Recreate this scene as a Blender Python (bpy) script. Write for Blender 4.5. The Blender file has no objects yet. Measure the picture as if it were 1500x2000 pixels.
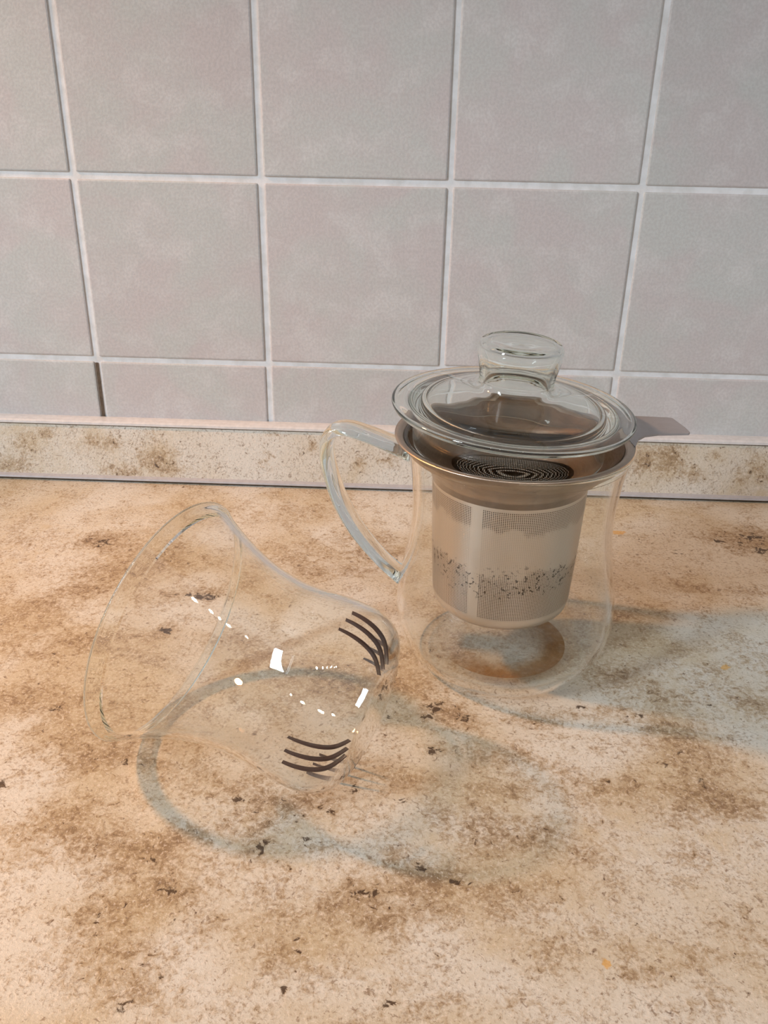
import bpy, math, random
from mathutils import Vector, Matrix, noise

S = bpy.context.scene
COL = S.collection
random.seed(7)

# ------------------------------------------------------------------ camera
cam_d = bpy.data.cameras.new('camera')
cam_d.sensor_fit = 'VERTICAL'
cam_d.sensor_height = 24.0
cam_d.lens = 24.0 * 1719.18 / 2000.0
cam_d.clip_start = 0.01
cam = bpy.data.objects.new('camera', cam_d)
COL.objects.link(cam)
_r = Vector((0.999147, 0.036988, 0.018362))
_u = Vector((-0.032744, 0.438685, 0.898044))
_f = Vector((-0.025162, 0.897880, -0.439522))
cam.matrix_world = Matrix(((_r.x, _u.x, -_f.x, 0.182636), (_r.y, _u.y, -_f.y, -0.491494),
                           (_r.z, _u.z, -_f.z, 0.217721), (0, 0, 0, 1)))
S.camera = cam

# ------------------------------------------------------------------ light
world = bpy.data.worlds.new('world')
S.world = world
world.use_nodes = True
bg = world.node_tree.nodes['Background']
bg.inputs['Color'].default_value = (0.90, 0.91, 0.94, 1)
bg.inputs['Strength'].default_value = 0.52


def aim(o, loc, target):
    o.location = loc
    d = Vector(target) - Vector(loc)
    o.rotation_euler = d.to_track_quat('-Z', 'Y').to_euler()


def area_light(name, loc, target, sx, sy, power, color):
    l = bpy.data.lights.new(name, 'AREA')
    l.shape = 'RECTANGLE'
    l.size, l.size_y = sx, sy
    l.energy, l.color = power, color
    o = bpy.data.objects.new(name, l)
    COL.objects.link(o)
    aim(o, loc, target)
    return o


def spot_light(name, loc, target, power, color, radius, cone, blend):
    l = bpy.data.lights.new(name, 'SPOT')
    l.energy, l.color, l.shadow_soft_size = power, color, radius
    l.spot_size, l.spot_blend = math.radians(cone), blend
    o = bpy.data.objects.new(name, l)
    COL.objects.link(o)
    aim(o, loc, target)
    return o


# daylight of the kitchen window, to the left and in front of the counter
area_light('window_daylight', (-1.9, -1.7, 1.5), (0.2, -0.1, 0.1), 0.32, 1.15, 74.0, (0.78, 0.89, 1.0))
# warm lamp under the unseen wall cabinet, left of the frame, close to the wall
spot_light('cabinet_lamp', (-0.32, -0.105, 0.515), (0.20, -0.235, 0.0), 15.5, (1.0, 0.47, 0.15), 0.026, 66, 0.9)
# row of small ceiling spots behind the camera
for i in range(5):
    spot_light('ceiling_spot', (-0.15 + 0.22 * i, -1.0, 1.75), (0.2, -0.2, 0.0), 4.5, (1.0, 0.87, 0.70), 0.03, 70, 0.5)

vs = S.view_settings
vs.view_transform = 'Standard'
vs.look = 'None'
vs.exposure = 0.02
vs.gamma = 1.0
vs.use_curve_mapping = False
cy = S.cycles
cy.max_bounces = 24
cy.diffuse_bounces = 3
cy.glossy_bounces = 14
cy.transmission_bounces = 22
cy.transparent_max_bounces = 28
cy.use_adaptive_sampling = True
cy.adaptive_threshold = 0.03

# ------------------------------------------------------------------ helpers
def link(name, me, mats, parent=None, smooth=True):
    o = bpy.data.objects.new(name, me)
    COL.objects.link(o)
    for m in (mats if isinstance(mats, (list, tuple)) else [mats]):
        me.materials.append(m)
    if smooth:
        me.polygons.foreach_set('use_smooth', [True] * len(me.polygons))
    if parent is not None:
        o.parent = parent
    return o


def tag(o, label, cat, group=None):
    o['label'] = label
    o['category'] = cat
    if group:
        o['group'] = group
    return o


def empty(name, loc):
    o = bpy.data.objects.new(name, None)
    o.empty_display_size = 0.02
    o.location = loc
    COL.objects.link(o)
    return o


def catmull(pts, n=6):
    out = []
    P = [pts[0]] + list(pts) + [pts[-1]]
    for i in range(1, len(P) - 2):
        p0, p1, p2, p3 = P[i - 1], P[i], P[i + 1], P[i + 2]
        for k in range(n):
            t = k / n
            out.append(tuple(0.5 * ((2 * b) + (c - a) * t + (2 * a - 5 * b + 4 * c - d) * t * t + (3 * b - a - 3 * c + d) * t ** 3)
                             for a, b, c, d in zip(p0, p1, p2, p3)))
    out.append(tuple(pts[-1]))
    return out


def lathe(name, prof, seg=128, closed=False):
    """profile of (r, z), outer skin first so that normals point outwards; uv = (arc at r 0.0285, z)"""
    verts, faces, rows = [], [], []
    for r, z in prof:
        if r < 1e-5:
            rows.append([len(verts)])
            verts.append((0, 0, z))
        else:
            rows.append(list(range(len(verts), len(verts) + seg)))
            for k in range(seg):
                a = 2 * math.pi * k / seg
                verts.append((r * math.cos(a), r * math.sin(a), z))
    pairs = list(zip(rows[:-1], rows[1:]))
    if closed:
        pairs.append((rows[-1], rows[0]))
    ks = []
    for A, B in pairs:
        for k in range(seg):
            j = (k + 1) % seg
            if len(A) == 1 and len(B) == 1:
                break
            if len(A) == 1:
                faces.append((A[0], B[j], B[k]))
            elif len(B) == 1:
                faces.append((A[k], A[j], B[0]))
            else:
                faces.append((A[k], A[j], B[j], B[k]))
            ks.append(k)
    me = bpy.data.meshes.new(name)
    me.from_pydata(verts, [], faces)
    uv = me.uv_layers.new(name='uv')
    for p, k in zip(me.polygons, ks):
        for li in p.loop_indices:
            x, y, z = me.vertices[me.loops[li].vertex_index].co
            a = math.atan2(y, x) % (2 * math.pi)
            if k == seg - 1 and a < 1e-4:
                a = 2 * math.pi
            uv.data[li].uv = (a * 0.0285, z)
    me.update()
    return me


def box(name, x0, x1, y0, y1, z0, z1, bev=0.0):
    import bmesh
    bm = bmesh.new()
    bmesh.ops.create_cube(bm, size=1.0)
    for v in bm.verts:
        v.co = Vector((x0 + (v.co.x + .5) * (x1 - x0), y0 + (v.co.y + .5) * (y1 - y0), z0 + (v.co.z + .5) * (z1 - z0)))
    if bev:
        bmesh.ops.bevel(bm, geom=list(bm.edges), offset=bev, segments=2, affect='EDGES', profile=0.6)
    me = bpy.data.meshes.new(name)
    bm.to_mesh(me)
    bm.free()
    return me


def extrude_profile(name, prof, x0, x1):
    """closed polygon of (y, z) swept along x"""
    n = len(prof)
    v = [(x0, y, z) for y, z in prof] + [(x1, y, z) for y, z in prof]
    f = [(i, (i + 1) % n, n + (i + 1) % n, n + i) for i in range(n)]
    f += [tuple(range(n - 1, -1, -1)), tuple(range(n, 2 * n))]
    me = bpy.data.meshes.new(name)
    me.from_pydata(v, [], f)
    me.update()
    return me


# ------------------------------------------------------------------ materials
class N:
    def __init__(self, name):
        self.m = bpy.data.materials.new(name)
        self.m.use_nodes = True
        self.t = self.m.node_tree
        self.t.nodes.clear()
        self.out = self.add('ShaderNodeOutputMaterial')

    def add(self, typ, **kw):
        n = self.t.nodes.new(typ)
        for k, v in kw.items():
            setattr(n, k, v)
        return n

    def set(self, sock, v):
        if isinstance(v, bpy.types.NodeSocket):
            self.t.links.new(v, sock)
        elif isinstance(v, (tuple, list)) and len(v) == 3 and sock.type == 'RGBA':
            sock.default_value = (*v, 1)
        else:
            sock.default_value = v

    def math(self, op, a, b=0.0, c=None, clamp=False):
        n = self.add('ShaderNodeMath', operation=op, use_clamp=clamp)
        self.set(n.inputs[0], a)
        self.set(n.inputs[1], b)
        if c is not None:
            self.set(n.inputs[2], c)
        return n.outputs[0]

    def step(self, x, lo, hi, a=0.0, b=1.0):
        n = self.add('ShaderNodeMapRange', interpolation_type='SMOOTHSTEP')
        self.set(n.inputs['Value'], x)
        for k, v in (('From Min', lo), ('From Max', hi), ('To Min', a), ('To Max', b)):
            self.set(n.inputs[k], v)
        return n.outputs['Result']

    def mix(self, f, a, b, blend='MIX'):
        n = self.add('ShaderNodeMix', data_type='RGBA', blend_type=blend)
        self.set(n.inputs[0], f)
        self.set(n.inputs[6], a)
        self.set(n.inputs[7], b)
        return n.outputs[2]

    def noise(self, vec, scale, detail=4.0, rough=0.55, dist=0.0, lac=2.0):
        n = self.add('ShaderNodeTexNoise')
        self.set(n.inputs['Vector'], vec)
        for k, v in (('Scale', scale), ('Detail', detail), ('Roughness', rough), ('Distortion', dist), ('Lacunarity', lac)):
            n.inputs[k].default_value = v
        return n.outputs['Fac'], n.outputs['Color']

    def mapping(self, vec, loc=(0, 0, 0), rot=(0, 0, 0), scale=(1, 1, 1)):
        n = self.add('ShaderNodeMapping')
        self.set(n.inputs['Vector'], vec)
        n.inputs['Location'].default_value = loc
        n.inputs['Rotation'].default_value = rot
        n.inputs['Scale'].default_value = scale
        return n.outputs[0]

    def bsdf(self, **kw):
        n = self.add('ShaderNodeBsdfPrincipled')
        for k, v in kw.items():
            self.set(n.inputs[k.replace('_', ' ')], v)
        return n

    def bump(self, h, strength, dist):
        n = self.add('ShaderNodeBump')
        self.set(n.inputs['Height'], h)
        n.inputs['Strength'].default_value = strength
        n.inputs['Distance'].default_value = dist
        return n.outputs[0]

    def done(self, sh):
        self.t.links.new(sh, self.out.inputs['Surface'])
        return self.m


def lin(r, g, b):
    return tuple(((c / 255) / 12.92) if c / 255 <= 0.04045 else ((c / 255 + 0.055) / 1.055) ** 2.4 for c in (r, g, b))


def mat_laminate():
    k = N('travertine_laminate')
    pos = k.add('ShaderNodeNewGeometry').outputs['Position']
    at = k.add('ShaderNodeAttribute', attribute_name='pattern')
    sep = k.add('ShaderNodeSeparateColor')
    k.t.links.new(at.outputs['Color'], sep.inputs[0])
    aB, aD, aW = sep.outputs[0], sep.outputs[1], sep.outputs[2]
    big, _ = k.noise(pos, 16, 3, .5, .4)
    med, _ = k.noise(k.mapping(pos, (3, 1, 0)), 70, 6, .66, .5)
    fine, _ = k.noise(k.mapping(pos, (7, 5, 2)), 330, 6, .70, .6)
    grain, _ = k.noise(k.mapping(pos, (1, 9, 4)), 850, 4, .65, .3)
    veins, _ = k.noise(k.mapping(pos, (2, 2, 8)), 170, 6, .7, 1.5)
    pits, _ = k.noise(k.mapping(pos, (5, 8, 3)), 420, 3, .6, .8)
    # broad clouds: cream, pale grey-white, tan
    cream, pale, tan = (.465, .382, .262), (.555, .52, .455), (.325, .226, .120)
    base = k.mix(k.step(big, .40, .66), cream, pale)
    base = k.mix(k.math('MULTIPLY', aW, k.step(med, .25, .60)), base, pale)
    m = k.math('ADD', aB, k.math('MULTIPLY', k.step(big, .60, .36), .35))
    m = k.math('ADD', m, k.math('MULTIPLY', k.math('SUBTRACT', med, .5), 2.6))
    mask = k.step(m, .05, 1.15)
    tm = k.step(k.math('ADD', m, k.math('MULTIPLY', k.math('SUBTRACT', fine, .5), 4.2)), -.1, 1.2)
    col = k.mix(k.math('MULTIPLY', tm, .80), base, tan)
    # crumbly brown veins inside the tan areas, light crumbs between them
    mf = k.math('ADD', m, k.math('MULTIPLY', k.math('SUBTRACT', fine, .5), 6.0))
    col = k.mix(k.math('MULTIPLY', k.step(mf, .95, 1.75), .78), col, (.19, .120, .062))
    ve = k.math('ABSOLUTE', k.math('SUBTRACT', veins, .5))
    vm = k.math('MULTIPLY', k.step(m, .35, 1.0), k.step(ve, .016, .0))
    col = k.mix(k.math('MULTIPLY', vm, .55), col, (.13, .072, .038))
    cr = k.math('MULTIPLY', k.step(m, .3, .9), k.step(fine, .42, .30))
    col = k.mix(k.math('MULTIPLY', cr, .55), col, (.60, .48, .37))
    # granular speckle over everything
    gm = k.math('ADD', grain, k.math('MULTIPLY', k.math('SUBTRACT', med, .5), .35))
    col = k.mix(k.math('MULTIPLY', k.step(gm, .52, .66), .52), col, (.21, .140, .088))
    col = k.mix(k.math('MULTIPLY', k.step(grain, .46, .34), .5), col, (.66, .575, .49))
    col = k.mix(k.math('MULTIPLY', k.step(pits, .62, .68), .60), col, (.17, .105, .062))
    st = k.add('ShaderNodeAttribute', attribute_name='smear').outputs['Fac']
    col = k.mix(k.math('MULTIPLY', k.step(k.math('ADD', st, k.math('MULTIPLY', k.math('SUBTRACT', fine, .5), 1.5)), .35, .6), .75), col, (.56, .31, .075))
    # dark pits
    dk = k.step(k.math('ADD', aD, k.math('MULTIPLY', k.math('SUBTRACT', fine, .5), 4.0)), .60, .90)
    dk2 = k.step(k.math('ADD', pits, k.math('MULTIPLY', mask, .06)), .735, .765)
    col = k.mix(k.math('MULTIPLY', k.math('MAXIMUM', dk, dk2), .9), col, (.050, .028, .016))
    hgt = k.math('SUBTRACT', k.math('ADD', grain, k.math('MULTIPLY', fine, .6)), dk)
    b = k.bsdf(Base_Color=col, Roughness=.42, Normal=k.bump(hgt, .35, .0006))
    b.inputs['Specular IOR Level'].default_value = .38
    return k.done(b.outputs[0])


def mat_tile():
    k = N('glazed_tile')
    pos = k.add('ShaderNodeNewGeometry').outputs['Position']
    rnd = k.add('ShaderNodeObjectInfo').outputs['Random']
    off = k.add('ShaderNodeCombineXYZ')
    k.set(off.inputs[2], k.math('MULTIPLY', rnd, 40.0))
    va = k.add('ShaderNodeVectorMath', operation='ADD')
    k.set(va.inputs[0], pos)
    k.set(va.inputs[1], off.outputs[0])
    p = va.outputs[0]
    cl, _ = k.noise(p, 22, 4, .55, .5)
    c2, _ = k.noise(k.mapping(p, (4, 3, 1)), 45, 4, .6, .3)
    st, _ = k.noise(k.mapping(p, (0, 0, 0), (0, .75, 0), (18, 1, 60)), 1.0, 5, .6, .8)
    gr, _ = k.noise(p, 700, 2, .5)
    col = k.mix(k.step(cl, .36, .62), (.510, .472, .465), (.490, .500, .482))
    col = k.mix(k.math('MULTIPLY', k.step(c2, .48, .66), .55), col, (.58, .57, .56))
    col = k.mix(k.math('MULTIPLY', k.step(st, .57, .72), .28), col, (.59, .58, .57))
    col = k.mix(k.math('MULTIPLY', k.step(gr, .35, .65), .30), col, (.37, .345, .335))
    v = k.add('ShaderNodeHueSaturation')
    k.set(v.inputs['Value'], k.math('ADD', .965, k.math('MULTIPLY', rnd, .07)))
    k.set(v.inputs['Color'], col)
    b = k.bsdf(Base_Color=v.outputs[0], Roughness=.42, Normal=k.bump(k.math('ADD', gr, k.math('MULTIPLY', cl, 2.0)), .18, .0005))
    b.inputs['Specular IOR Level'].default_value = .3
    return k.done(b.outputs[0])


def mat_grout():
    k = N('white_grout')
    pos = k.add('ShaderNodeNewGeometry').outputs['Position']
    a, _ = k.noise(pos, 120, 4, .6)
    b_, _ = k.noise(pos, 14, 2, .5)
    col = k.mix(k.step(a, .35, .7), (.70, .70, .70), (.60, .595, .58))
    col = k.mix(k.math('MULTIPLY', k.step(b_, .55, .75), .5), col, (.52, .50, .46))
    return k.done(k.bsdf(Base_Color=col, Roughness=.8, Normal=k.bump(a, .4, .0008)).outputs[0])


def mat_plain(name, col, rough=.5, metal=0.0, var=.06, scale=300, bump=.1, spec=.5):
    k = N(name)
    pos = k.add('ShaderNodeTexCoord').outputs['Object']
    a, _ = k.noise(pos, scale, 3, .6)
    c = k.mix(k.step(a, .3, .7), col, tuple(x * (1 - 2 * var) for x in col))
    b = k.bsdf(Base_Color=c, Roughness=rough, Metallic=metal, Normal=k.bump(a, bump, .0002))
    b.inputs['Specular IOR Level'].default_value = spec
    return k.done(b.outputs[0])


def mat_glass(name, band=0.0, tint=(.985, .99, .985)):
    """thin blown glass: light passes straight through, mirror reflection grows towards grazing angles (Schlick);
    beyond the critical angle of the curved wall (cos below 0.3) the inner skin reflects totally: `band`"""
    k = N(name)
    g = k.add('ShaderNodeNewGeometry')
    d = k.add('ShaderNodeVectorMath', operation='DOT_PRODUCT')
    k.set(d.inputs[0], g.outputs['Incoming'])
    k.set(d.inputs[1], g.outputs['Normal'])
    ca_ = k.math('ABSOLUTE', d.outputs['Value'])
    f = k.math('MULTIPLY_ADD', k.math('POWER', k.math('SUBTRACT', 1.0, ca_), 5.0), .96, .038)
    if band:
        tir = k.math('MULTIPLY', k.step(ca_, .40, .28), k.math('SUBTRACT', 1.0, g.outputs['Backfacing']))
        f = k.math('MAXIMUM', f, k.math('MULTIPLY', tir, band))
    tr = k.add('ShaderNodeBsdfTransparent')
    k.set(tr.inputs['Color'], (*tint, 1))
    gl = k.add('ShaderNodeBsdfGlossy')
    gl.inputs['Roughness'].default_value = .015
    gl.inputs['Color'].default_value = (1, 1, 1, 1)
    mx = k.add('ShaderNodeMixShader')
    k.set(mx.inputs[0], f)
    k.set(mx.inputs[1], tr.outputs[0])
    k.set(mx.inputs[2], gl.outputs[0])
    return k.done(mx.outputs[0])


def mat_solid_glass(name='solid_glass', col=(.99, 1, .99)):
    k = N(name)
    n = k.add('ShaderNodeBsdfGlass')
    k.set(n.inputs['Color'], col)
    n.inputs['Roughness'].default_value = .0
    n.inputs['IOR'].default_value = 1.47
    return k.done(n.outputs[0])


def mat_steel(name, col=(.60, .58, .57), rough=.28, aniso=True):
    k = N(name)
    pos = k.add('ShaderNodeTexCoord').outputs['Object']
    a, _ = k.noise(k.mapping(pos, (0, 0, 0), (0, 0, 0), (300, 300, 2500)), 1.0, 3, .6)
    s, _ = k.noise(pos, 120, 4, .6)
    c = k.mix(k.step(s, .5, .75), col, tuple(x * .8 for x in col))
    b = k.bsdf(Base_Color=c, Metallic=1.0, Roughness=k.step(a, .2, .8, rough * .8, rough * 1.3), Normal=k.bump(a, .05, .0001))
    return k.done(b.outputs[0])


def mat_mesh(name='perforated_steel', dry=(.66, .60, .54), damp=(.70, .645, .59), clog=.0):
    """fine perforated steel of the strainer basket: round holes on a 0.71 mm grid, seam without holes, wet film in places"""
    k = N(name)
    uv = k.add('ShaderNodeUVMap', uv_map='uv').outputs[0]
    sp = k.add('ShaderNodeSeparateXYZ')
    k.set(sp.inputs[0], uv)
    u, v = sp.outputs[0], sp.outputs[1]
    pit = .000712
    fu = k.math('SUBTRACT', k.math('FRACT', k.math('DIVIDE', u, pit)), .5)
    fv = k.math('SUBTRACT', k.math('FRACT', k.math('DIVIDE', v, pit)), .5)
    rr = k.math('SQRT', k.math('ADD', k.math('MULTIPLY', fu, fu), k.math('MULTIPLY', fv, fv)))
    hole = k.step(rr, .36, .28)
    pos = k.add('ShaderNodeTexCoord').outputs['Object']
    nz, _ = k.noise(pos, 90, 4, .6)
    dr, _ = k.noise(pos, 620, 3, .6)
    zone = k.math('MULTIPLY', k.step(v, .0315, .0322), k.step(v, .0795, .0788))
    # seam strip (a little over 3 mm) on the side facing front-left
    su = k.math('ABSOLUTE', k.math('SUBTRACT', u, .1205))
    zone = k.math('MULTIPLY', zone, k.step(su, .0019, .0023))
    hole = k.math('MULTIPLY', hole, zone)
    vz = k.math('ADD', v, k.math('MULTIPLY', k.math('SUBTRACT', nz, .5), .016))
    film = k.math('MULTIPLY', k.step(vz, .049, .054), k.step(vz, .073, .069))          # holes bridged by water
    col = k.mix(k.math('MULTIPLY', film, .5), dry, damp)
    wet = k.math('MULTIPLY', k.math('MULTIPLY', k.step(vz, .041, .046), k.step(vz, .056, .051)), k.step(dr, .57, .62))
    col = k.mix(k.math('MULTIPLY', wet, .9), col, (.05, .035, .025))
    b = k.bsdf(Base_Color=col, Metallic=1.0, Roughness=.38)
    tr = k.add('ShaderNodeBsdfTransparent')
    mx = k.add('ShaderNodeMixShader')
    k.set(mx.inputs[0], k.math('MULTIPLY', hole, k.step(film, .0, 1.0, 1.0 - clog, .22 * (1 - clog))))
    k.set(mx.inputs[1], b.outputs[0])
    k.set(mx.inputs[2], tr.outputs[0])
    return k.done(mx.outputs[0])


def mat_stain():
    k = N('tea_stain')
    pos = k.add('ShaderNodeTexCoord').outputs['Object']
    ln = k.add('ShaderNodeVectorMath', operation='LENGTH')
    sp = k.add('ShaderNodeSeparateXYZ')
    k.set(sp.inputs[0], pos)
    cb = k.add('ShaderNodeCombineXYZ')
    k.set(cb.inputs[0], sp.outputs[0])
    k.set(cb.inputs[1], sp.outputs[1])
    k.set(ln.inputs[0], cb.outputs[0])
    r = ln.outputs['Value']
    nz, _ = k.noise(pos, 70, 5, .65, .8)
    n2, _ = k.noise(k.mapping(pos, (3, 2, 1)), 220, 4, .6, .5)
    rw = k.math('ADD', r, k.math('MULTIPLY', k.math('SUBTRACT', nz, .5), .010))
    ring = k.step(rw, .015, .0235)
    side = k.step(k.math('SUBTRACT', k.math('MULTIPLY', sp.outputs[0], .8), k.math('MULTIPLY', sp.outputs[1], .6)), -.016, .010)
    f = k.math('MULTIPLY', k.math('MULTIPLY', ring, side), k.step(n2, .25, .6, .55, 1.0))
    f = k.math('ADD', f, k.math('MULTIPLY', k.math('MULTIPLY', k.step(n2, .58, .72), .3), k.step(r, .027, .022)))
    tr = k.add('ShaderNodeBsdfTransparent')
    tr.inputs['Color'].default_value = (1, 1, 1, 1)
    tea = k.add('ShaderNodeBsdfTransparent')
    tea.inputs['Color'].default_value = (.56, .33, .13, 1)
    df = k.add('ShaderNodeBsdfDiffuse')
    df.inputs['Color'].default_value = (.25, .135, .05, 1)
    m0 = k.add('ShaderNodeMixShader')
    m0.inputs[0].default_value = .35
    k.set(m0.inputs[1], tea.outputs[0])
    k.set(m0.inputs[2], df.outputs[0])
    mx = k.add('ShaderNodeMixShader')
    k.set(mx.inputs[0], k.math('MINIMUM', f, 1.0))
    k.set(mx.inputs[1], tr.outputs[0])
    k.set(mx.inputs[2], m0.outputs[0])
    return k.done(mx.outputs[0])


M_LAM = mat_laminate()
M_TILE = mat_tile()
M_GROUT = mat_grout()
M_TRIM = mat_plain('grey_plastic_trim', (.40, .39, .40), .40)
M_TRIM2 = mat_plain('pale_plastic_trim', (.62, .60, .585), .25, spec=.8)
M_GAP = mat_plain('dirty_joint_lip_shade', (.12, .085, .055), .9, var=.2)  # dirt in the open tile joint, painted shade beneath the strip's lip
M_GLASS = mat_glass('clear_glass', .75)
M_GLASS_IN = mat_glass('clear_glass_inside')
M_SOLID = mat_solid_glass()
M_STEEL = mat_steel('brushed_steel', (.46, .385, .325), .34)
M_TAB = mat_plain('matt_steel', (.36, .35, .37), .45, metal=.55, var=.03)
M_MESH = mat_mesh()
M_MESH_IN = mat_mesh('tea_stained_mesh', (.17, .115, .078), (.20, .14, .10), .45)
M_STAINED = mat_steel('tea_stained_steel', (.24, .165, .115), .5)
M_STAIN = mat_stain()
M_SLIT = mat_plain('dark_slit_edge', (.055, .027, .020), .35)

# ------------------------------------------------------------------ wall with its tiles
X0, X1 = -0.7, 1.0
wall = link('wall_back', box('wall_back', X0, X1, 0.0009, 0.05, -0.05, 0.8), M_GROUT, smooth=False)
wall['kind'] = 'structure'
J = 0.0034
full = box('tile', -.05 + J / 2, .05 - J / 2, -.0, .007, -.05 + J / 2, .05 - J / 2, .0009)
low = box('tile_cut', -.05 + J / 2, .05 - J / 2, -.0, .007, 0.0, .05 - J / 2, .0009)
full.materials.append(M_TILE)
low.materials.append(M_TILE)
for me in (full, low):
    me.polygons.foreach_set('use_smooth', [False] * len(me.polygons))
for j in range(-1, 7):
    for i in range(-7, 10):
        o = bpy.data.objects.new('tile', low if j < 0 else full)
        COL.objects.link(o)
        o.parent = wall
        o.location = (i * .1 + .05 + random.uniform(-.0003, .0003), random.uniform(-.00012, .00012), .07 + j * .1 + .05 + random.uniform(-.0003, .0003))
        o.rotation_euler = (random.uniform(-.0012, .0012), random.uniform(-.0015, .0015), random.uniform(-.0012, .0012))
# an open, dirty joint in the cut row
link('joint_gap', box('joint_gap', -.0010, .0006, .0003, .0012, .030, .0675), M_GAP, wall, smooth=False)

# unseen cupboard block, added above the frame to shade the top of the tiles
M_CAB = mat_plain('unseen_cabinet_front', (.42, .33, .24), .5, scale=40)
cab = link('unseen_cabinet', box('unseen_cabinet', X0, X1, -.33, -.0005, .545, 1.3, .002), M_CAB, smooth=False)
cab['kind'] = 'structure'

# ------------------------------------------------------------------ wall strip between worktop and tiles
STRIP_SPOTS = [(-.0439, .0209, .0049, .0046), (-.033, .0262, .0031, .0026), (-.0561, .0073, .0078, .0034), (-.0043, .0232, .0049, .0033), (.0062, .0216, .0068, .0033), (.0119, .0047, .0093, .0034),
               (.035, .0137, .0086, .006), (.0401, .0083, .0093, .0027), (.1003, .0153, .0043, .0046), (.103, .03, .0036, .0019), (.1257, .0233, .003, .0029), (.1535, .0145, .0042, .0033), (.1716, .0167, .006, .0033),
               (.3214, .0218, .0047, .0052), (.3358, .0207, .0088, .0065), (.3502, .0146, .0074, .0039), (.3617, .0248, .0047, .0032), (.3774, .0123, .003, .0039), (.3867, .0175, .0047, .0045), (.3115, .0247, .0035, .0051)]
xs = [X0 + (X1 - X0) * i / 680 for i in range(681)]
pr = [(0.0, .0), (-.0150, .0)] + [(-.0166 + .0096 * t / 12, .0030 + .0282 * t / 12) for t in range(13)] + [(0.0, .0312)]
np_ = len(pr)
sv = [(x, y, z) for x in xs for y, z in pr]
sf = [(i * np_ + k, i * np_ + (k + 1) % np_, (i + 1) * np_ + (k + 1) % np_, (i + 1) * np_ + k) for i in range(680) for k in range(np_)]
sf += [tuple(range(np_ - 1, -1, -1)), tuple(680 * np_ + k for k in range(np_))]
sme = bpy.data.meshes.new('wall_strip')
sme.from_pydata(sv, [], sf)
sc_ = sme.color_attributes.new('pattern', 'FLOAT_COLOR', 'POINT')
cc = []
for x, y, z in sv:
    e = max((math.exp(-.5 * (((x - a) / r1) ** 2 + ((z - c) / r2) ** 2)) for a, c, r1, r2 in STRIP_SPOTS if abs(x - a) < .04), default=0.0)
    inside = 1.0 if -.1 < x < .45 else 0.0
    cc += [1.15 * e - .38 * inside, .25 * e, .7 * inside * (1 - e), 1.0]
sc_.data.foreach_set('color', cc)
sme.update()
strip = link('trim_1', sme, M_LAM, smooth=False)
strip['kind'] = 'structure'
link('top_edge', extrude_profile('top_edge', [(0.0, .0316), (-.0071, .0316), (-.0080, .0322), (-.0078, .0334), (-.0066, .0341), (-.0030, .0346), (0.0, .0346)], X0, X1), M_TRIM2, strip, smooth=False)
link('bottom_lip', extrude_profile('bottom_lip', [(-.0150, .0013), (-.0184, .0013), (-.0190, .0018), (-.0186, .0027), (-.0162, .0036), (-.0150, .0036)], X0, X1), M_TRIM, strip, smooth=False)
link('lip_shade', box('lip_shade', X0, X1, -.0172, -.012, .00005, .0013), M_GAP, strip, smooth=False)  # dark bar that paints in the shade beneath the bottom lip

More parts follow.
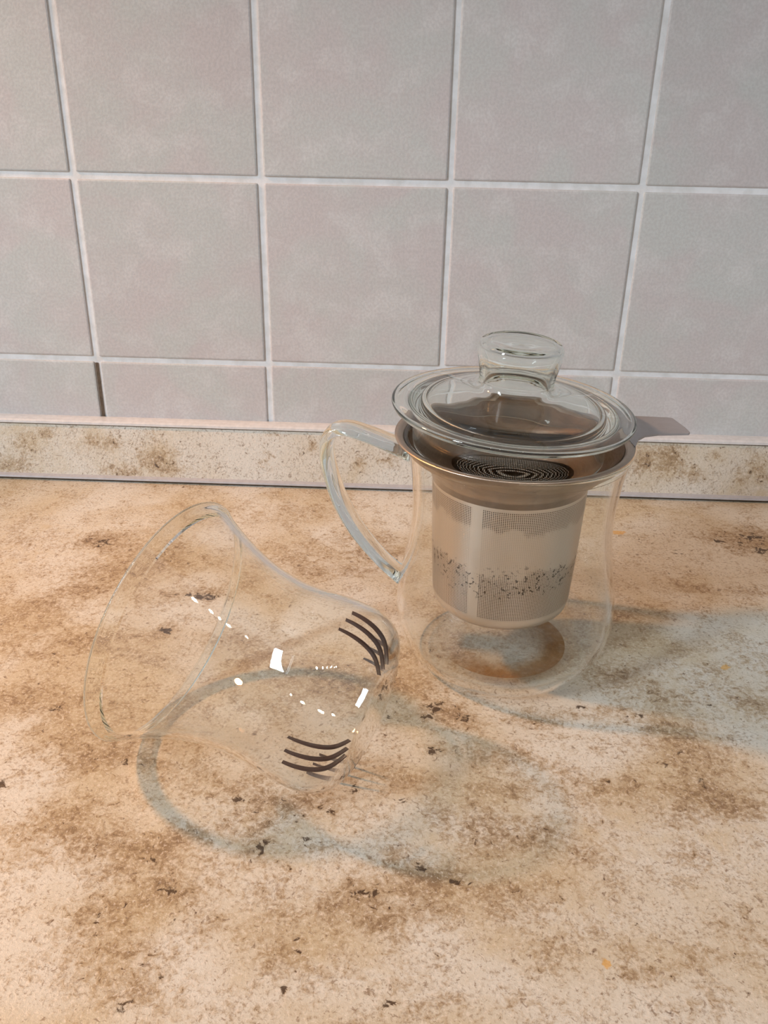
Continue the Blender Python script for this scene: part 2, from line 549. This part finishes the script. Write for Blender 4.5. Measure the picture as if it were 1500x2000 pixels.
# ------------------------------------------------------------------ worktop (grid carries the pattern masks of the laminate)
SMEAR = [(.2982, -.0625, .0030, .0018), (.2421, -.3257, .0010, .0012), (.3179, -.1838, .0016, .0013)]
BROWN= [(0.035, -0.1299, 0.0307, 0.0137, 0.953, 0.8), (0.0261, -0.091, 0.0107, 0.0081, 1.0013, 1), (0.0239, -0.1471, 0.0137, 0.0056, 0.6133, 0.7), (0.0367, -0.1818, 0.0239, 0.0098, 0.0639, 0.7), (0.0401, -0.2233, 0.0216, 0.0081, 0.0603, 0.8), (0.0575, -0.243, 0.0167, 0.0052, 0.0585, 0.6), (0.084, -0.1431, 0.0177, 0.0064, 0.3413, 1), (0.0792, -0.1732, 0.0061, 0.004, 0.9774, 1.0), (0.066, -0.1153, 0.0127, 0.0072, -0.5086, 0.7), (0.1101, -0.0512, 0.0372, 0.009, 0.0745, 0.6), (0.1444, -0.1098, 0.0204, 0.0091, 0.0693, 0.8), (0.155, -0.0788, 0.0136, 0.0092, 0.0719, 0.7), (0.1705, -0.0919, 0.0106, 0.0098, 0.0707, 0.7), (0.1222, -0.0981, 0.0157, 0.0075, 0.0705, 0.5), (0.0745, -0.2542, 0.0129, 0.0059, 0.4692, 0.9), (0.1024, -0.2565, 0.0107, 0.0046, 0.0572, 0.6), (0.1275, -0.265, 0.0099, 0.0043, -0.1769, 0.8), (0.1425, -0.2713, 0.0095, 0.0037, 0.416, 1), (0.1598, -0.2726, 0.0094, 0.0056, 0.0555, 0.9), (0.1051, -0.292, 0.0124, 0.005, 0.2886, 1.1), (0.1404, -0.2901, 0.0062, 0.0045, -0.3641, 1), (0.1167, -0.3089, 0.0083, 0.0048, 0.0527, 1.1), (0.0981, -0.3196, 0.0109, 0.0066, 0.0519, 0.8), (0.1065, -0.3322, 0.0097, 0.0047, 0.0507, 0.8), (0.1189, -0.3414, 0.0101, 0.0058, -0.2956, 0.9), (0.1302, -0.3213, 0.0038, 0.0037, 0.0516, 0.8), (0.1423, -0.3199, 0.0077, 0.0043, -0.33, 0.8), (0.155, -0.3274, 0.0051, 0.0028, 0.0509, 0.8), (0.0753, -0.2905, 0.0177, 0.0086, 0.0544, 0.55), (0.0665, -0.293, 0.0096, 0.0064, 0.0543, 0.6), (0.0779, -0.2795, 0.01, 0.006, 0.0554, 0.5), (0.1752, -0.3058, 0.0084, 0.0051, 0.0527, 1.1), (0.1904, -0.2974, 0.007, 0.0027, -0.2718, 1), (0.1874, -0.3079, 0.0106, 0.0046, 0.0524, 0.9), (0.1713, -0.3158, 0.0089, 0.0044, 0.0519, 0.7), (0.1964, -0.2185, 0.0079, 0.0073, 0.0599, 1.1), (0.1821, -0.2016, 0.0124, 0.0073, 0.0614, 0.6), (0.208, -0.223, 0.0056, 0.0042, -0.4763, 1.1), (0.1951, -0.241, 0.0037, 0.0025, 0.058, 1.1), (0.186, -0.2605, 0.0053, 0.0034, 0.0564, 0.9), (0.2236, -0.2443, 0.0144, 0.0058, -0.2009, 0.8), (0.2371, -0.2237, 0.0104, 0.0048, -0.2157, 0.9), (0.2255, -0.2607, 0.0106, 0.0034, 0.0562, 0.7), (0.242, -0.2561, 0.0089, 0.004, 0.0565, 0.8), (0.2582, -0.2589, 0.0071, 0.0035, 0.0562, 0.8), (0.2868, -0.2597, 0.012, 0.004, -0.3383, 1.3), (0.298, -0.2626, 0.007, 0.004, 0.0557, 0.8), (0.2884, -0.2378, 0.0097, 0.0084, -0.8005, 0.8), (0.2815, -0.224, 0.0108, 0.0067, -0.5226, 0.8), (0.2749, -0.1959, 0.0129, 0.0076, -0.5515, 1.1), (0.2588, -0.2164, 0.01, 0.0044, 0.0598, 0.6), (0.3718, -0.0662, 0.0186, 0.01, 0.3811, 1.2), (0.356, -0.0643, 0.0112, 0.0057, 0.0719, 0.9), (0.3203, -0.1202, 0.009, 0.0045, 0.0675, 0.9), (0.2903, -0.1449, 0.0143, 0.004, 0.0656, 0.8), (0.3434, -0.121, 0.0125, 0.0045, 0.0673, 0.6), (0.3293, -0.1783, 0.0099, 0.0062, -0.6142, 0.8), (0.323, -0.2094, 0.0061, 0.0083, 0.06, 0.9), (0.2675, -0.3225, 0.0072, 0.003, 0.0509, 1), (0.2519, -0.3287, 0.0063, 0.0019, 0.0504, 0.8), (0.2496, -0.3201, 0.0044, 0.0017, 0.0511, 0.7), (0.2832, -0.3134, 0.0074, 0.0046, 0.0516, 0.6), (0.2208, -0.2738, 0.0187, 0.0067, 0.0552, 0.4), (0.2296, -0.2842, 0.0131, 0.005, 0.0543, 0.4), (0.2029, -0.2996, 0.0125, 0.0038, 0.0531, 0.5), (0.1831, -0.3152, 0.0074, 0.0027, 0.0519, 0.7), (0.2369, -0.2997, 0.0078, 0.0023, 0.0529, 0.5), (0.2664, -0.3362, 0.0082, 0.003, 0.0497, 0.6), (0.2215, -0.3384, 0.0081, 0.0026, 0.0497, 0.5), (0.1837, -0.3389, 0.0024, 0.0017, 0.0499, 1), (0.1606, -0.3129, 0.006, 0.0021, 0.0521, 0.4), (0.2099, -0.2873, 0.0065, 0.0037, 0.0541, 0.5), (0.2306, -0.1694, 0.0247, 0.0153, 0.0639, 0.6), (0.2035, -0.1788, 0.0132, 0.0074, 0.0632, 0.7), (0.1429, -0.204, 0.0206, 0.0099, 0.0614, 0.5), (0.1131, -0.1769, 0.0132, 0.0069, 0.0639, 0.5), (0.1573, -0.2031, 0.0124, 0.0083, 0.0614, 0.8)]
DARK= [(0.0257, -0.0938, 0.0037, 0.0035, 0.0714), (0.0789, -0.1724, 0.0036, 0.0024, 0.0644), (0.0887, -0.1428, 0.0071, 0.0027, 0.0669), (0.0506, -0.2273, 0.0019, 0.0016, 0.0599), (0.1081, -0.2969, 0.0019, 0.001, 0.0537), (0.0858, -0.2554, 0.0016, 0.0013, 0.0574), (0.048, -0.2671, 0.0016, 0.0021, 0.0565), (0.1157, -0.308, 0.003, 0.0015, 0.0528), (0.1404, -0.2901, 0.0023, 0.0019, 0.0542), (0.1126, -0.3452, 0.0016, 0.0013, 0.0496), (0.174, -0.3064, 0.0034, 0.0013, 0.0526), (0.1908, -0.2958, 0.0019, 0.0018, 0.0534), (0.2006, -0.2997, 0.0016, 0.0008, 0.0531), (0.1964, -0.217, 0.0032, 0.0028, 0.06), (0.1939, -0.2233, 0.0024, 0.0018, 0.0595), (0.2076, -0.2231, 0.0027, 0.0021, 0.0595), (0.1951, -0.2419, 0.0024, 0.0016, 0.058), (0.3036, -0.2112, 0.0014, 0.0013, 0.06), (0.2375, -0.2429, 0.0009, 0.0011, 0.0577), (0.2751, -0.2181, 0.0014, 0.0016, 0.0596), (0.2859, -0.238, 0.0015, 0.0014, 0.0579), (0.2779, -0.2464, 0.0013, 0.0011, 0.0572), (0.3504, -0.0694, 0.0025, 0.0019, 0.0715), (0.3607, -0.071, 0.0022, 0.0019, 0.0713), (0.3701, -0.0633, 0.0056, 0.0032, 0.0719), (0.3692, -0.0779, 0.0038, 0.003, 0.0707), (0.3249, -0.0838, 0.0014, 0.0017, 0.0705), (0.3151, -0.1067, 0.001, 0.0016, 0.0686), (0.3361, -0.1043, 0.001, 0.0016, 0.0687), (0.2551, -0.2566, 0.0009, 0.001, 0.0564), (0.1958, -0.3237, 0.0007, 0.0006, 0.0511), (0.2547, -0.3118, 0.0006, 0.0005, 0.0518), (0.1712, -0.2911, 0.0013, 0.0008, 0.0539), (0.1598, -0.2731, 0.002, 0.0018, 0.0555), (0.1677, -0.2635, 0.0014, 0.0012, 0.0563), (0.15, -0.2766, 0.0017, 0.0011, 0.0553), (0.1301, -0.2696, 0.0027, 0.0014, 0.0559), (0.1207, -0.3184, 0.0009, 0.0017, 0.0519), (0.099, -0.3246, 0.0009, 0.0009, 0.0514), (0.0985, -0.3187, 0.0009, 0.0021, 0.0519), (0.1214, -0.3353, 0.001, 0.0012, 0.0504), (0.1545, -0.2862, 0.0016, 0.0017, 0.0544), (0.288, -0.2522, 0.0018, 0.0013, 0.0566), (0.2781, -0.3412, 0.0013, 0.0006, 0.0493), (0.2776, -0.3219, 0.0009, 0.0005, 0.0509), (0.1544, -0.3381, 0.0005, 0.0015, 0.05), (0.1835, -0.2667, 0.0017, 0.0014, 0.0559), (0.1824, -0.3404, 0.0016, 0.0014, 0.0497), (0.1745, -0.2167, 0.0016, 0.0013, 0.0602), (0.1787, -0.2242, 0.0012, 0.0015, 0.0595), (0.2532, -0.2142, 0.0016, 0.0013, 0.06)]
WHITE= [(0.1538, -0.2797, 0.0217, 0.0127, 0.055), (0.1251, -0.2791, 0.0167, 0.0087, 0.0552), (0.1499, -0.3005, 0.0234, 0.0093, 0.0532), (0.2396, -0.3114, 0.0225, 0.0059, 0.0519), (0.1871, -0.2812, 0.0116, 0.0094, 0.0547), (0.1808, -0.2909, 0.0096, 0.005, 0.0539), (0.3087, -0.2038, 0.0165, 0.0121, 0.0606), (0.2946, -0.1877, 0.0129, 0.0073, 0.062), (0.2945, -0.2785, 0.0184, 0.0153, 0.0544), (0.122, -0.3267, 0.0085, 0.0039, 0.0511), (0.1659, -0.3368, 0.0301, 0.0065, 0.0501), (0.2415, -0.2704, 0.012, 0.0059, 0.0554), (0.0006, -0.0841, 0.0322, 0.0155, 0.0724), (0.0031, -0.1118, 0.0228, 0.0108, 0.07), (0.3141, -0.09, 0.0321, 0.0111, 0.07), (0.262, -0.2845, 0.0197, 0.0084, 0.0541), (0.2016, -0.3305, 0.0154, 0.0054, 0.0505), (0.2121, -0.2787, 0.0134, 0.0056, 0.0548), (0.3051, -0.2285, 0.0136, 0.0089, 0.0585), (0.1948, -0.3197, 0.0087, 0.0036, 0.0514), (0.0851, -0.0838, 0.0161, 0.0081, 0.0719), (0.0796, -0.3062, 0.0122, 0.0049, 0.0531), (0.2528, -0.2344, 0.0095, 0.004, 0.0583), (0.2322, -0.249, 0.0073, 0.0026, 0.0572), (0.2547, -0.3396, 0.0108, 0.0035, 0.0495)]



def blob(x, y, L, p):
    v = 0.0
    for q in L:
        cx, cy_, rx, ry, a = q[:5]
        s = q[5] if len(q) > 5 else 1.0
        dx, dy = x - cx, y - cy_
        if abs(dx) > 3 * max(rx, ry) or abs(dy) > 3 * max(rx, ry):
            continue
        c, sn = math.cos(a), math.sin(a)
        e = ((dx * c + dy * sn) / rx) ** 2 + ((-dx * sn + dy * c) / ry) ** 2
        v = max(v, s * math.exp(-.5 * e * p)) if p > 1 else v + s * math.exp(-.5 * e)
    return min(v, 1.3)


def frange(a, b, s):
    n = int(round((b - a) / s))
    return [a + (b - a) * i / n for i in range(n + 1)]


gx = frange(X0, -.12, .058)[:-1] + frange(-.12, .46, .002) + frange(.46, X1, .054)[1:]
gy = frange(-.62, -.40, .022)[:-1] + frange(-.40, -.02, .002) + frange(-.02, .0, .01)[1:]
verts, cols = [], []
for y in gy:
    for x in gx:
        verts.append((x, y, 0.0))
        if -.14 < x < .48 and y > -.42:
            cols += [blob(x, y, BROWN, 1) * .8, blob(x, y, DARK, 1.01), min(1, blob(x, y, WHITE, 1)), 1.0]
        else:
            cols += [0, 0, 0, 1]
nx, ny = len(gx), len(gy)
faces = [(j * nx + i, j * nx + i + 1, (j + 1) * nx + i + 1, (j + 1) * nx + i) for j in range(ny - 1) for i in range(nx - 1)]
b0 = len(verts)
rim = list(range(nx)) + [j * nx + nx - 1 for j in range(1, ny)] + [(ny - 1) * nx + i for i in range(nx - 2, -1, -1)] + [j * nx for j in range(ny - 2, 0, -1)]
for i in rim:
    verts.append((verts[i][0], verts[i][1], -.038))
    cols += [0, 0, 0, 1]
R = len(rim)
faces += [(rim[(i + 1) % R], rim[i], b0 + i, b0 + (i + 1) % R) for i in range(R)]
faces.append(tuple(b0 + i for i in range(R - 1, -1, -1)))
me = bpy.data.meshes.new('worktop')
me.from_pydata(verts, [], faces)
ca = me.color_attributes.new('pattern', 'FLOAT_COLOR', 'POINT')
ca.data.foreach_set('color', cols)
sa = me.attributes.new('smear', 'FLOAT', 'POINT')
sa.data.foreach_set('value', [max((math.exp(-.5 * (((v_[0] - a) / r1) ** 2 + ((v_[1] - c) / r2) ** 2)) for a, c, r1, r2 in SMEAR if abs(v_[0] - a) < .02 and abs(v_[1] - c) < .02), default=0.0) for v_ in verts])
me.update()
worktop = link('kitchen_worktop', me, M_LAM, smooth=False)
tag(worktop, 'beige and brown stone-patterned laminate kitchen worktop along the tiled wall', 'worktop')

# ------------------------------------------------------------------ glass mug
MX, MY = 0.2245, -0.176
mug = empty('glass_mug', (MX, MY, 0.0))
tag(mug, 'clear waisted glass mug with side handle, standing upright and holding the steel strainer', 'mug')
outer = [(0, .0016), (.022, .0013), (.0285, .0002), (.0315, .0), (.0350, .0012), (.0388, .0048), (.0422, .0110), (.0442, .0180), (.0447, .0240), (.0440, .0330),
         (.0422, .0430), (.0404, .0540), (.0395, .0640), (.0396, .0730), (.0405, .0820), (.0418, .0895), (.0430, .0940), (.0438, .0960), (.0437, .0968), (.0430, .0970)]
inner = [(.0422, .0965), (.0415, .0945), (.0402, .0890), (.0389, .0818), (.0380, .0730), (.0379, .0640), (.0388, .0540), (.0406, .0430), (.0424, .0330),
         (.0431, .0240), (.0426, .0182), (.0407, .0120), (.0376, .0072), (.0335, .0048), (.0280, .0042), (.015, .0042), (0, .0042)]
def cut(pr, s0, s1):
    """part of a (r, s) profile between s0 and s1, cut exactly there"""
    out = []
    for (r0, a), (r1, c) in zip(pr[:-1], pr[1:]):
        for s_ in sorted((s0, s1), reverse=a > c):
            if (a - s_) * (c - s_) < 0:
                out.append((r0 + (r1 - r0) * (s_ - a) / (c - a), s_))
        if s0 <= c <= s1:
            out.append((r1, c))
    if s0 <= pr[0][1] <= s1:
        out.insert(0, pr[0])
    return out


def skins(name, po, pi_):
    """outer and inner skin of the wall in one mesh, each with its own material slot"""
    a, b_ = lathe('a', po), lathe('b', pi_)
    va = [tuple(v.co) for v in a.vertices]
    fa = [tuple(p.vertices) for p in a.polygons]
    k0, kf = len(va), len(fa)
    va += [tuple(v.co) for v in b_.vertices]
    fa += [tuple(k0 + i for i in p.vertices) for p in b_.polygons]
    m = bpy.data.meshes.new(name)
    m.from_pydata(va, [], fa)
    m.polygons.foreach_set('material_index', [0] * kf + [1] * (len(fa) - kf))
    bpy.data.meshes.remove(a)
    bpy.data.meshes.remove(b_)
    return m


MO, MI = catmull(outer, 6), catmull(inner, 6)
ZR = .0925
link('body', skins('mug_body', cut(MO, -1, ZR), cut(MI, -1, ZR)), [M_GLASS, M_GLASS_IN], mug)
link('rim', lathe('mug_rim', cut(MO, ZR, 1) + cut(MI, ZR, 1)), M_SOLID, mug)
st = lathe('tea_stain', [(.0272, .0046), (.0200, .0046), (.010, .0046), (0, .0046)])
st_o = link('tea_stain', st, M_STAIN, mug)
st_o['label'] = 'brown ring of dried tea on the inside bottom'


def sweep(name, path, side, widths, thick, n=20, seg=8):
    """rounded-rectangle section swept along a path (list of Vectors) in a plane with normal `side`"""
    pts = catmull([tuple(p) + (w, t) for p, w, t in zip(path, widths, thick)], seg)
    P = [Vector(p[:3]) for p in pts]
    verts, faces = [], []
    for i, p in enumerate(P):
        t = (P[min(i + 1, len(P) - 1)] - P[max(i - 1, 0)]).normalized()
        nrm = side.cross(t).normalized()
        w, th = pts[i][3] / 2, pts[i][4] / 2
        for kk in range(n):
            a = 2 * math.pi * kk / n
            c, s = math.cos(a), math.sin(a)
            e = .55
            verts.append(p + side * (w * math.copysign(abs(c) ** e, c)) + nrm * (th * math.copysign(abs(s) ** e, s)))
    for i in range(len(P) - 1):
        for kk in range(n):
            j = (kk + 1) % n
            faces.append((i * n + kk, (i + 1) * n + kk, (i + 1) * n + j, i * n + j))
    faces.append(tuple(range(n)))
    faces.append(tuple((len(P) - 1) * n + kk for kk in range(n - 1, -1, -1)))
    me = bpy.data.meshes.new(name)
    me.from_pydata([tuple(v) for v in verts], [], faces)
    import bmesh
    bm = bmesh.new()
    bm.from_mesh(me)
    bmesh.ops.recalc_face_normals(bm, faces=bm.faces)
    bm.to_mesh(me)
    bm.free()
    return me


hd = Vector((-.985, .172, 0))
hs = Vector((.172, .985, 0))
hp = [(.0405, .0868), (.0480, .0890), (.0590, .0925), (.0680, .0942), (.0742, .0915), (.0758, .0845), (.0742, .0745), (.0700, .0620), (.0632, .0500), (.0545, .0395), (.0480, .0335), (.0430, .0300)]
link('handle', sweep('mug_handle', [hd * d + Vector((0, 0, z)) for d, z in hp], hs,
                     [.0135, .0125, .012, .012, .012, .012, .012, .0118, .011, .010, .0095, .0095],
                     [.0062, .0048, .0044, .0044, .0046, .0046, .0044, .0044, .0044, .0044, .005, .006]), M_SOLID, mug)

# ------------------------------------------------------------------ steel strainer hanging in the mug
SX, SY = 0.2225, -0.176
sieve = empty('tea_strainer', (SX, SY, 0.0))
tag(sieve, 'perforated stainless steel tea strainer basket with flat side tab, hanging inside the glass mug', 'strainer')
T = .0004
fun_in = [(.0452, .09735), (.0452, .0978), (.0430, .0978), (.0420, .0970), (.0400, .0945), (.0368, .0910), (.0335, .0876), (.0306, .0840), (.0297, .0805)]
fun_out = [(.0293 + T * 2, .0805), (.0310, .0837), (.0340, .0872), (.0373, .0906), (.0404, .0941), (.0418, .0962), (.0428, .09735)]
fun = fun_in[::-1]
prof = [(.0452, .09735), (.0452, .0978), (.0431, .0978), (.0422, .0971), (.0404, .0948), (.0372, .0912), (.0338, .0878), (.0309, .0842), (.0298, .0805),
        (.0302, .0803), (.0314, .0838), (.0343, .0873), (.0377, .0907), (.0409, .0943), (.0420, .0962), (.0430, .09735)]
link('funnel_rim', lathe('funnel_rim', prof[::-1], closed=True), M_STEEL, sieve)
fl = [(.0416, .0964), (.0404, .09488), (.0372, .09128), (.0338, .08788), (.0308, .0842), (.0297, .0805)]
lin_ = link('funnel_lining', lathe('funnel_lining', [(r - .00012, z + .00010) for r, z in fl]), M_STAINED, sieve)
lin_['label'] = 'tea-browned inside of the funnel'
cyl_o = [(.0302, .0805), (.0296, .0650), (.0289, .0480), (.0281, .0330), (.0279, .0305), (.0272, .0280), (.0258, .0266), (.0235, .0262)]
link('basket', lathe('basket', cyl_o[::-1], 160), M_MESH, sieve)
link('basket_lining', lathe('basket_lining', [(r - .0003, z + (.0003 if z < .028 else 0)) for r, z in cyl_o], 160), M_MESH_IN, sieve)
link('bottom', lathe('bottom', [(0, .0260), (.0236, .0260), (.0236, .0264), (0, .0264)]), M_STAINED, sieve)
tab = [(.0290, .0330), (.0400, .0262), (.0515, .0250), (.0640, .0244), (.0660, .0240), (.0684, .0130), (.0688, .0080), (.0680, .0068), (.0560, .0052), (.0505, .0030), (.0470, -.0010), (.0440, -.0090), (.0420, .0090)]
v = [(x, y, .0972) for x, y in tab] + [(x, y, .0980) for x, y in tab]
n = len(tab)
tm = bpy.data.meshes.new('tab')
tm.from_pydata(v, [], [tuple(range(n - 1, -1, -1)), tuple(range(n, 2 * n))] + [(i, (i + 1) % n, n + (i + 1) % n, n + i) for i in range(n)])
to = link('tab_handle', tm, M_TAB, sieve, smooth=False)
to['label'] = 'flat matt steel tab'

# ------------------------------------------------------------------ glass lid on the strainer
lid = empty('glass_cover', (0.2213, -0.176, 0.109))
lid.rotation_euler = (.0187, .050, 0)
tag(lid, 'round clear glass lid with hollow knob, lying slightly askew on the strainer', 'lid')
ltop = [(.0452, -.0011), (.0456, .0), (.0450, .0009), (.0430, .0011), (.0400, .0012), (.0360, .0017), (.0300, .0031), (.0225, .0052), (.0172, .0068),
        (.0148, .0082), (.0139, .0102), (.0140, .0126), (.0149, .0168), (.0156, .0210), (.0152, .0240), (.0132, .0252), (.0080, .0246), (0, .0240)]
lbot = [(0, .0222), (.0085, .0228), (.0128, .0230), (.0139, .0210), (.0132, .0168), (.0122, .0126), (.0121, .0096), (.0134, .0068), (.0170, .0050),
        (.0240, .0030), (.0310, .0011), (.0334, -.0006), (.0340, -.0040), (.0341, -.0130), (.0346, -.0164), (.0354, -.0170), (.0363, -.0160), (.0368, -.0120), (.0371, -.0040), (.0382, -.0014), (.0412, -.0009), (.0440, -.0014)]
LT, LB = catmull(ltop, 5), catmull(lbot, 5)
it = next(k for k, p in enumerate(LT) if p[1] > .0101 and p[0] < .02)
ib = max(k for k, p in enumerate(LB) if p[1] > .0096)
link('disc', lathe('lid_disc', LB[ib:] + LT[:it + 1]), M_SOLID, lid)
link('knob', lathe('lid_knob', LT[it:] + LB[:ib + 1]), M_SOLID, lid)

# ------------------------------------------------------------------ glass infuser cup lying on its side
az, el = 2.7854, .1949
nn = Vector((math.cos(el) * math.cos(az), math.cos(el) * math.sin(az), math.sin(el)))
uu = Vector((0, 0, 1)).cross(nn).normalized()
vv = nn.cross(uu)
H = .0815
Cb = Vector((.0997, -.2312, .0452 * math.cos(el) + .0002)) - nn * H
cup = empty('glass_infuser_cup', Cb)
cup.rotation_euler = Matrix((uu, vv, nn)).transposed().to_euler()
tag(cup, 'clear flared glass infuser cup with dark slits, tipped on its side beside the mug', 'cup')
co = [(0, .0815), (.0150, .0812), (.0220, .0800), (.0275, .0776), (.0308, .0735), (.0325, .0680), (.0328, .0620), (.0325, .0560), (.0318, .0490), (.0314, .0420), (.0319, .0360),
      (.0330, .0290), (.0350, .0220), (.0376, .0150), (.0402, .0090), (.0428, .0040), (.0446, .0012), (.0452, .0003), (.0448, -.0004)]
ci = [(.0438, -.0002), (.0430, .0010), (.0413, .0040), (.0388, .0090), (.0362, .0150), (.0336, .0220), (.0316, .0290), (.0305, .0360), (.0300, .0420), (.0304, .0490), (.0311, .0560), (.0314, .0620), (.0311, .0678),
      (.0295, .0726), (.0264, .0762), (.0214, .0782), (.0150, .0794), (0, .0797)]
oo, ii = catmull(co, 6), catmull(ci, 6)
S0 = .0042


def flip(pr):
    return [(r, H - s) for r, s in pr]


link('body', skins('cup_body', flip(cut(oo, S0, 1)), flip(cut(ii, S0, 1))), [M_GLASS, M_GLASS_IN], cup)
link('rim', lathe('cup_rim', flip(cut(oo, -1, S0) + cut(ii, -1, S0))), M_SOLID, cup)
# twelve slits, three to each quarter, running over the curve into the base
osm = catmull(co, 8)


def slit(name, half=.00040, s0=.0640, s1=.0806):
    row = [p for p in osm if s0 <= p[1] <= s1 and p[0] > .015]
    row = row[::-1]
    V, F = [], []
    L = len(row)
    for i, (r, s) in enumerate(row):
        t = i / (L - 1)
        w = half * max(.06, math.sin(math.pi * (.02 + .95 * t)) ** .75)
        a = row[max(i - 1, 0)]
        b = row[min(i + 1, L - 1)]
        d = Vector((b[0] - a[0], b[1] - a[1]))
        d.normalize()
        nr, ns = d.y, -d.x       # outward normal in (r, s)
        for q in (.00008, -.0012):
            for sg in (-1, 1):
                V.append((r + nr * q, sg * w, H - (s + ns * q)))
    for i in range(L - 1):
        a, b = 4 * i, 4 * (i + 1)
        F += [(a, a + 1, b + 1, b), (a + 2, b + 2, b + 3, a + 3), (a, b, b + 2, a + 2), (a + 1, a + 3, b + 3, b + 1)]
    F += [(0, 2, 3, 1), (4 * L - 4, 4 * L - 3, 4 * L - 1, 4 * L - 2)]
    me = bpy.data.meshes.new(name)
    me.from_pydata(V, [], F)
    import bmesh
    bm = bmesh.new()
    bm.from_mesh(me)
    bmesh.ops.recalc_face_normals(bm, faces=bm.faces)
    bm.to_mesh(me)
    bm.free()
    me.materials.append(M_SLIT)
    return me


sm = slit('slit')
for g in range(4):
    for d in (-9.0, 0.0, 9.0):
        o = bpy.data.objects.new('slit', sm)
        COL.objects.link(o)
        o.parent = cup
        o.rotation_euler = (0, 0, math.radians(3.5 + 86 * (g if g < 2 else g * 1.04) + d))
